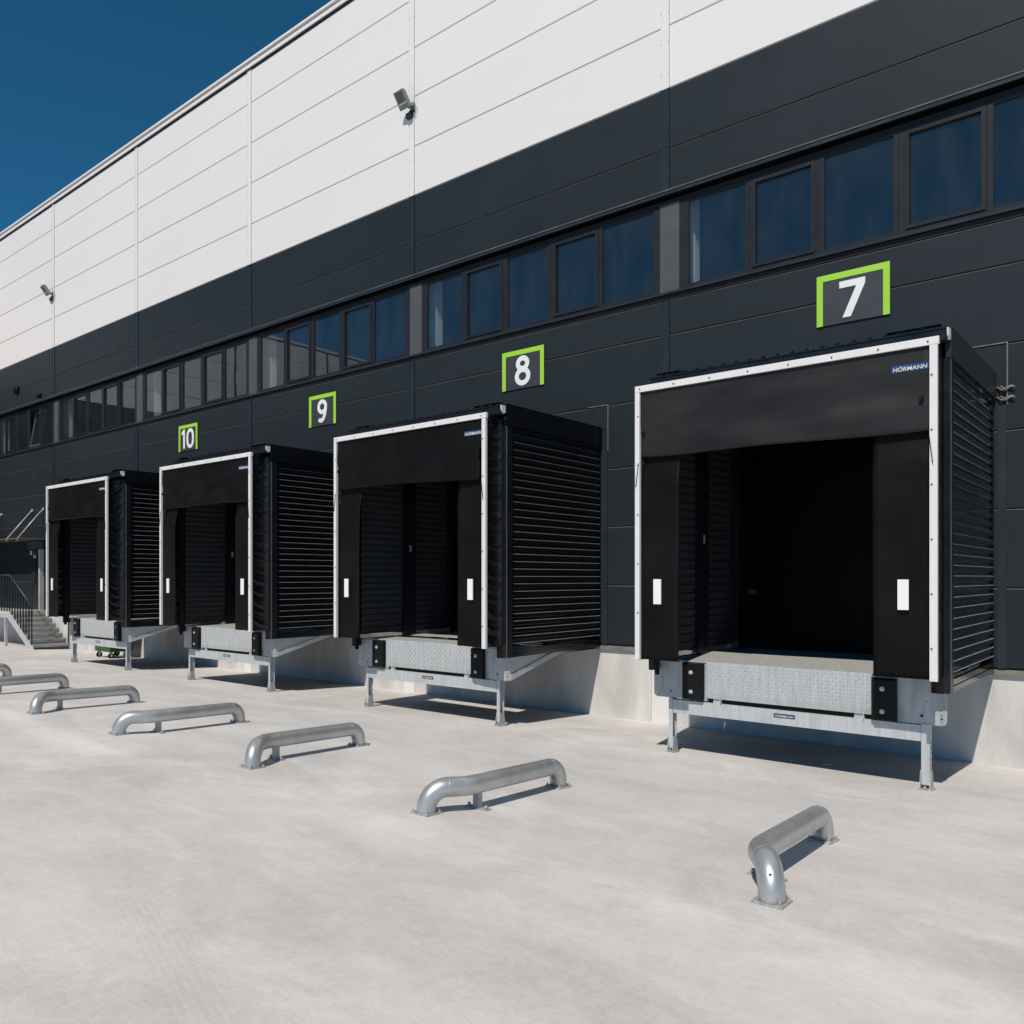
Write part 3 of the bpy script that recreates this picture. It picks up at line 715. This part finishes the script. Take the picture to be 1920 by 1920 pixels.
# ------------------------------------------------------------------ number signs
def ribbon(pts, w, closed=False):
    """thick stroke along 2-D points, returned as list of quads (each 4 points)"""
    n = len(pts); P = [Vector(p) for p in pts]; L_, R_ = [], []
    for i in range(n):
        a = P[(i - 1) % n] if (closed or i > 0) else P[i]; b = P[(i + 1) % n] if (closed or i < n - 1) else P[i]
        d = (b - a).normalized(); nrm = Vector((-d.y, d.x)); L_.append(P[i] + nrm * w / 2); R_.append(P[i] - nrm * w / 2)
    return L_, R_
def stroke(mb, pts, w, y0, y1, closed=False):
    L_, R_ = ribbon(pts, w, closed); n = len(pts); b = len(mb.v)
    for y in (y0, y1):
        for q in (L_, R_): mb.v += [(p.x, y, p.y) for p in q]
    m = n if closed else n - 1
    def f(*q): mb.f.append(list(q)); mb.mi.append(0); mb.sm.append(False)
    for i in range(m):
        j = (i + 1) % n
        f(b + i, b + j, b + n + j, b + n + i); f(b + 2 * n + i, b + 3 * n + i, b + 3 * n + j, b + 2 * n + j)
        f(b + i, b + 2 * n + i, b + 2 * n + j, b + j); f(b + n + i, b + n + j, b + 3 * n + j, b + 3 * n + i)
    if not closed:
        for i in (0, n - 1): f(b + i, b + n + i, b + 3 * n + i, b + 2 * n + i)
def ell(cx, cz, rx, rz, a0=0, a1=360, n=40):
    m = n if a1 - a0 >= 360 else n + 1
    return [(cx + rx * math.cos(math.radians(a0 + (a1 - a0) * i / n)), cz + rz * math.sin(math.radians(a0 + (a1 - a0) * i / n))) for i in range(m)]
def digit(ch, cx):
    b = MB(); y0, y1 = -.030, -.0255; w = .096
    if ch == '7':
        b.prism([(cx - .178, .52), (cx + .176, .52), (cx + .176, .44), (cx - .02, 0.0), (cx - .135, 0.0), (cx + .055, .425), (cx - .178, .425)], 'y', y0, y1)
    elif ch == '8':
        stroke(b, ell(cx, .395, .112, .098), w, y0, y1, True); stroke(b, ell(cx, .152, .138, .125), w, y0 - .001, y1, True)
    elif ch == '9':
        stroke(b, ell(cx, .368, .130, .125), w, y0, y1, True)
        stroke(b, ell(cx - .040, .368, .170, .322, 8, -118, 26), w, y0 - .001, y1)
    elif ch == '1':
        b.prism([(cx - .03, 0), (cx + .062, 0), (cx + .062, .535), (cx - .02, .535), (cx - .115, .47), (cx - .115, .375), (cx - .03, .42)], 'y', y0, y1)
    elif ch == '0':
        stroke(b, [(cx + .150 * math.copysign(abs(math.cos(a)) ** .8, math.cos(a)), .265 + .225 * math.copysign(abs(math.sin(a)) ** .85, math.sin(a))) for a in [2 * math.pi * i / 44 for i in range(44)]], w, y0, y1, True)
    return b
for k, num in enumerate((7, 8, 9, 10)):
    z0 = 6.055 if num == 7 else 5.975; H = .728
    t = thing('number_sign', 'board with white figure %s in lime green bracket' % {7: 'seven above the nearest dock', 8: 'eight above the second dock', 9: 'nine above the third dock', 10: 'ten, smallest, far left'}[num], 'sign', (2.91 - 6 * k + (.02 if k else 0), 0, z0), 'dock number signs')
    MB().box(-.5, .5, -.022, -.004, 0, H).build('sign_board', 'board', t)
    MB().box(-.5, -.412, -.027, -.0225, -.001, H - .088).box(.412, .5, -.027, -.0225, -.001, H - .088).box(-.5, .5, -.0272, -.0225, H - .088, H + .001).build('green_bracket', 'lime', t)
    if num == 10: chars = (('1', -.215), ('0', .125))
    else: chars = ((str(num), .0),)
    for ch, cx in chars: digit(ch, cx).build('numeral', 'figure', t).location = (0, 0, .07)

# ------------------------------------------------------------------ wheel guides
def fillet(P, R):
    P = [Vector(p) for p in P]; out = [P[0]]
    for i in range(1, len(P) - 1):
        a = (P[i - 1] - P[i]).normalized(); b = (P[i + 1] - P[i]).normalized()
        ang = a.angle(b); d = R[i - 1] / math.tan(ang / 2)
        p0 = P[i] + a * d; p1 = P[i] + b * d
        cen = P[i] + (a + b).normalized() * (R[i - 1] / math.sin(ang / 2))
        v0 = p0 - cen; v1 = p1 - cen; th = v0.angle(v1); n = max(4, int(math.degrees(th) / 6))
        for k in range(n + 1):
            s = k / n
            out.append(cen + (v0 * math.sin((1 - s) * th) + v1 * math.sin(s * th)) / math.sin(th))
    out.append(P[-1]); return out
def wheel_guide(near, far, skew, label, hole=False):
    N_ = Vector((near[0], near[1], gz(near[1]))); F_ = Vector((far[0], far[1], gz(far[1])))
    ky = near[1] + .31; K_ = Vector((far[0] + skew * (far[1] - ky), ky, gz(ky)))
    t = thing('wheel_guide', label, 'wheel guide', tuple(N_), 'silver pipe wheel guides bolted to the yard')
    h = .222; r = .085
    path = fillet([N_ + Vector((0, 0, .012)), N_ + Vector((0, 0, h)), K_ + Vector((0, 0, h)), F_ + Vector((0, 0, h)), F_ + Vector((0, 0, .012))], [.18, .30, .17])
    path = [p - N_ for p in path]
    b = MB().tube(path, r, 28)
    b.build('pipe', 'pipe', t)
    # weld seams where elbows meet the straight pipe
    wl = MB()
    L_ = len(path)
    big = max(range(L_ - 1), key=lambda i: (path[i + 1] - path[i]).length)      # the long straight run
    mid = max((i for i in range(3, big - 2)), key=lambda i: (path[i + 1] - path[i]).length)
    for a_, b_ in ((big + 1, big), (mid, mid + 1)):
        d = (path[b_] - path[a_]).normalized(); wl.cyl(path[a_] - d * .0025, path[a_] + d * .0025, r + .0012, 28)
    wl.build('weld_seam', 'weld', t)
    def plate(c, rot):
        ca, sa = math.cos(rot), math.sin(rot); hx = .098
        pm = MB(); z = c.z
        pm.obox((c.x, c.y, z + .006), (hx * ca, hx * sa, 0), (-hx * sa, hx * ca, -SL * hx), (0, 0, .009))
        for i in (-1, 1):
            for j in (-1, 1):
                x = c.x + .078 * (i * ca - j * sa); y = c.y + .078 * (i * sa + j * ca); zz = z - SL * (y - c.y)
                pm.cyl((x, y, zz + .012), (x, y, zz + .026), .014, 6, smooth=False); pm.cyl((x, y, zz + .026), (x, y, zz + .042), .007, 6)
        pm.build('base_plate', 'galv_plate', t)
    plate(N_ - N_, .04); plate(F_ - N_, -.05)
    ky2 = near[1] + .45; kk = Vector((far[0] + skew * (far[1] - ky2), ky2, gz(ky2))) - N_
    MB().box(kk.x - .03, kk.x + .03, kk.y - .02, kk.y + .04, kk.z, kk.z + h - .06).box(kk.x - .13, kk.x + .13, kk.y - .03, kk.y + .05, kk.z - .004, kk.z + .012).cyl((kk.x - .10, kk.y + .01, kk.z + .012), (kk.x - .10, kk.y + .01, kk.z + .04), .014, 8).cyl((kk.x + .10, kk.y + .01, kk.z + .012), (kk.x + .10, kk.y + .01, kk.z + .04), .014, 8).build('support_post', 'galv_plate', t)
    if hole:
        q = path[7]; dirv = Vector((.30, -.80, .52)).normalized()
        MB().cyl(q + dirv * (r - .004), q + dirv * (r + .0015), .010, 12).build('drain_hole', 'black', t)
    return t
wheel_guide((4.57, -7.09), (4.30, -5.36), .04, 'nearest silver pipe wheel guide, at the lower right, with a small drain hole', True)
wheel_guide((1.50, -7.08), (1.63, -5.33), .04, 'silver pipe wheel guide second from the right, in front of the nearest dock')
wheel_guide((-1.18, -7.04), (-1.57, -5.25), .11, 'silver pipe wheel guide third from the right, bent to the right at its near end')
wheel_guide((-4.15, -7.08), (-4.22, -5.28), .156, 'silver pipe wheel guide fourth from the right, bent to the left at its near end')
wheel_guide((-6.75, -7.10), (-7.30, -5.33), .20, 'silver pipe wheel guide fifth from the right, in front of the third dock')
wheel_guide((-9.75, -7.05), (-10.10, -5.33), .32, 'silver pipe wheel guide cut by the left edge, behind the fifth one')
wheel_guide((-12.35, -7.10), (-12.95, -5.33), .24, 'silver pipe wheel guide farthest away, only its end bend showing at the left edge')

# ------------------------------------------------------------------ floodlights
def floodlight(x, label):
    t = thing('floodlight', label, 'floodlight', (x, 0, 12.35), 'floodlights on the white cladding')
    n = Vector((-.04, -.80, -.55)).normalized()               # beam direction
    right = Vector((0, 0, 1)).cross(n).normalized(); right = right if right.x > 0 else -right
    up = n.cross(right).normalized(); up = up if up.z > 0 else -up
    c = Vector((-.09, -.25, .06)); hw, hh = .14, .175
    b = MB().obox(c, right * hw, up * hh, n * .03)
    for i in range(7): b.obox(c - n * .052 + right * (hw * (-.85 + .285 * i)), right * .006, up * hh * .85, n * .0215)
    hd = b.build('lamp_housing', 'lampgrey', t)
    MB().obox(c + n * .0315 + up * .05, right * .10, up * .095, n * .001).build('lamp_lens', 'lens', hd)
    MB().obox(c + n * .033 - up * .075, right * .115, up * .010, n * .0025).build('lens_bar', 'alu', hd)
    MB().box(-.05, .06, -.05, -.022, -.14, .06).cyl((0, -.05, -.02), tuple(c - n * .05 - up * .05), .018, 8).box(-.09, .10, -.10, -.05, -.045, -.015).build('mounting_bracket', 'lampgrey', t)
    MB().box(-.14, .0, -.10, -.023, -.26, -.15).box(-.06, .07, -.075, -.0225, -.149, -.10).build('dark_box', 'slate', t)  # dark box below the mounting bracket
    MB().tube(fillet([(.05, -.03, .02), (.14, -.07, .0), (.12, -.06, -.2), (.03, -.03, -.22)], [.04, .04]), .006, 6).build('cable', 'alu', t)
floodlight(-6.03, 'grey square floodlight on the white wall, the nearer one above dock 8')
floodlight(-24.06, 'grey square floodlight at the far left of the white wall')

# ------------------------------------------------------------------ stairs, door and canopy at the far left
st = thing('entrance_steps', 'concrete steps with landing and galvanised frame beside the farthest dock', 'stairs', (-22.5, -.7, 0))
def SP(mb, name, m): return mb.build(name, m, st, (22.5, .7, 0))
for i in range(7):
    x = -22.5 - .28 * i; z = .215 + .156 * i
    b = MB().box(x - .31, x, -1.24, -.12, z - .085, z, 0)
    b.box(x - .30, x - .01, -1.248, -1.2405, z - .08, z - .005, 1)
    SP(b, 'step', ['step', 'steplight'])
SP(MB().box(-30.6, -24.44, -1.26, -.06, 1.165, 1.262), 'landing', 'steplight')
for y in (-1.275, -.105):
    SP(MB().prism([(-22.35, .07), (-24.45, 1.24), (-24.62, 1.24), (-24.62, 1.05), (-22.75, .04), (-22.35, .02)], 'y', y - .008, y + .008), 'stringer', 'galv')
SP(MB().box(-30.6, -24.625, -1.285, -1.262, 1.04, 1.162), 'edge_beam', 'galv')
for x in (-24.78, -28.0): SP(MB().box(x - .045, x + .045, -1.30, -1.22, gz(-1.25) - .01, 1.038), 'landing_post', 'galv')
rl = thing('stair_railing', 'black railing with grey handrail along the concrete steps', 'railing', (-22.6, -1.25, 0))
def RP(mb, name, m): return mb.build(name, m, rl, (22.6, 1.25, 0))
def railz(x): return 2.505 if x < -24.5 else 2.505 - (x + 24.5) * .545
RP(MB().tube([(-30.6, -1.25, 2.505), (-24.52, -1.25, 2.505), (-24.45, -1.25, 2.49), (-22.58, -1.25, 1.46)], .026, 10), 'handrail', 'railtop')
x = -22.62
bal = MB().box(-.017, .017, -.017, .017, 0, 1.17).mesh('baluster', 'rail')
while x > -30.5:
    i = max(0, min(7, math.floor((-22.5 - x) / .28)));  z = (.215 + .156 * i) if i < 7 else 1.262
    o = link_mesh('baluster', bal, rl, (x + 22.6, 0, z)); o.scale = (1, 1, (railz(x) - .02 - z) / 1.17)
    x -= .235
RP(MB().box(-22.55, -22.51, -.16, -.12, .2, 1.40).tube([(-22.53, -.14, 1.42), (-24.45, -.14, 2.49), (-24.6, -.14, 2.5)], .022, 8), 'wall_handrail', 'rail')
ed = thing('entrance_door', 'dark entrance door with a long pull handle at the top of the steps', 'door', (-25.33, 0, 1.26))
def DP(mb, name, m): return mb.build(name, m, ed, (25.33, 0, -1.26))
DP(MB().box(-25.78, -24.96, -.055, -.02, 1.28, 3.36), 'door_leaf', 'slate')
DP(MB().box(-25.84, -25.785, -.07, -.015, 1.27, 3.42).box(-25.784, -24.955, -.07, -.015, 3.365, 3.42), 'door_frame', 'shadow_gap')
DP(MB().box(-24.95, -24.86, -.16, -.015, 1.27, 3.42), 'door_jamb', 'jamb')
DP(MB().cyl((-25.37, -.12, 2.2), (-25.37, -.12, 3.2), .022, 8).cyl((-25.37, -.056, 2.3), (-25.37, -.12, 2.3), .012, 6).cyl((-25.37, -.056, 3.1), (-25.37, -.12, 3.1), .012, 6), 'pull_handle', 'rail')
DP(MB().box(-25.41, -25.33, -.15, -.10, 3.12, 3.22).box(-25.80, -25.74, -.12, -.0705, 3.24, 3.38), 'door_lamp', 'alu')
DP(MB().box(-26.1, -24.8, -.10, -.015, 3.45, 3.72), 'transom_box', 'board')
cn = thing('door_canopy', 'thin flat canopy on pale tie rods above the entrance door', 'canopy', (-26.5, 0, 3.77))
def KP(mb, name, m): return mb.build(name, m, cn, (26.5, 0, -3.77))
KP(MB().box(-29.6, -24.55, -.98, -.02, 3.762, 3.784), 'canopy_sheet', 'canopyglass')
for x in (-28.8, -25.87, -24.9):
    KP(MB().cyl((x, -.86, 3.785), (x, -.04, 4.85), .020, 8).cyl((x, -.04, 4.85), (x, -.01, 4.85), .05, 10).cyl((x, -.86, 3.70), (x, -.86, 3.80), .03, 8), 'tie_rod', 'rod')

# ------------------------------------------------------------------ wheeled bin behind the farthest platform
bn = thing('wheeled_bin', 'green wheeled waste bin standing against the plinth behind the farthest platform', 'bin', (-18.22, -.62, gz(-.62)))
MB().prism([(-.48, .20), (.48, .20), (.53, .80), (-.53, .80)], 'y', -.34, .34).build('bin_body', 'binm', bn)
MB().box(-.55, .55, -.38, .38, .805, .86).build('lid', 'binm', bn)
for x in (-.38, .38):
    for y in (-.26, .26):
        wv = MB().cyl((x - .022, y, .085), (x + .022, y, .085), .085, 18).build('wheel', 'black', bn)
        MB().box(x - .035, x - .025, y - .03, y + .03, .06, .198).box(x + .025, x + .035, y - .03, y + .03, .06, .198).build('fork', 'galv', wv)

# ------------------------------------------------------------------ loose bits
o = MB().tube([(-2.25, -1.0, 1.36), (-2.6, -.92, 1.375), (-2.9, -1.02, 1.36), (-3.3, -.95, 1.37), (-3.7, -1.0, 1.36)], .014, 6).build('lashing_strap', 'red')
tag(o, 'red lashing strap lying on the deck inside the dock under sign 8', 'strap')
for (x, y, w_, d, a, lab) in ((3.13, -1.72, .10, .03, .5, 'small white scrap lying in the shade under the nearest platform'), (2.72, -1.83, .05, .03, .1, 'tiny white scrap left of the larger one under the nearest platform')):
    z = gz(y)
    o = MB().obox((x, y, z + .006), (w_ * math.cos(a) / 2, w_ * math.sin(a) / 2, 0), (-d * math.sin(a) / 2, d * math.cos(a) / 2, 0), (0, 0, .006)).build('paper_scrap', 'paper')
    tag(o, lab, 'scrap')
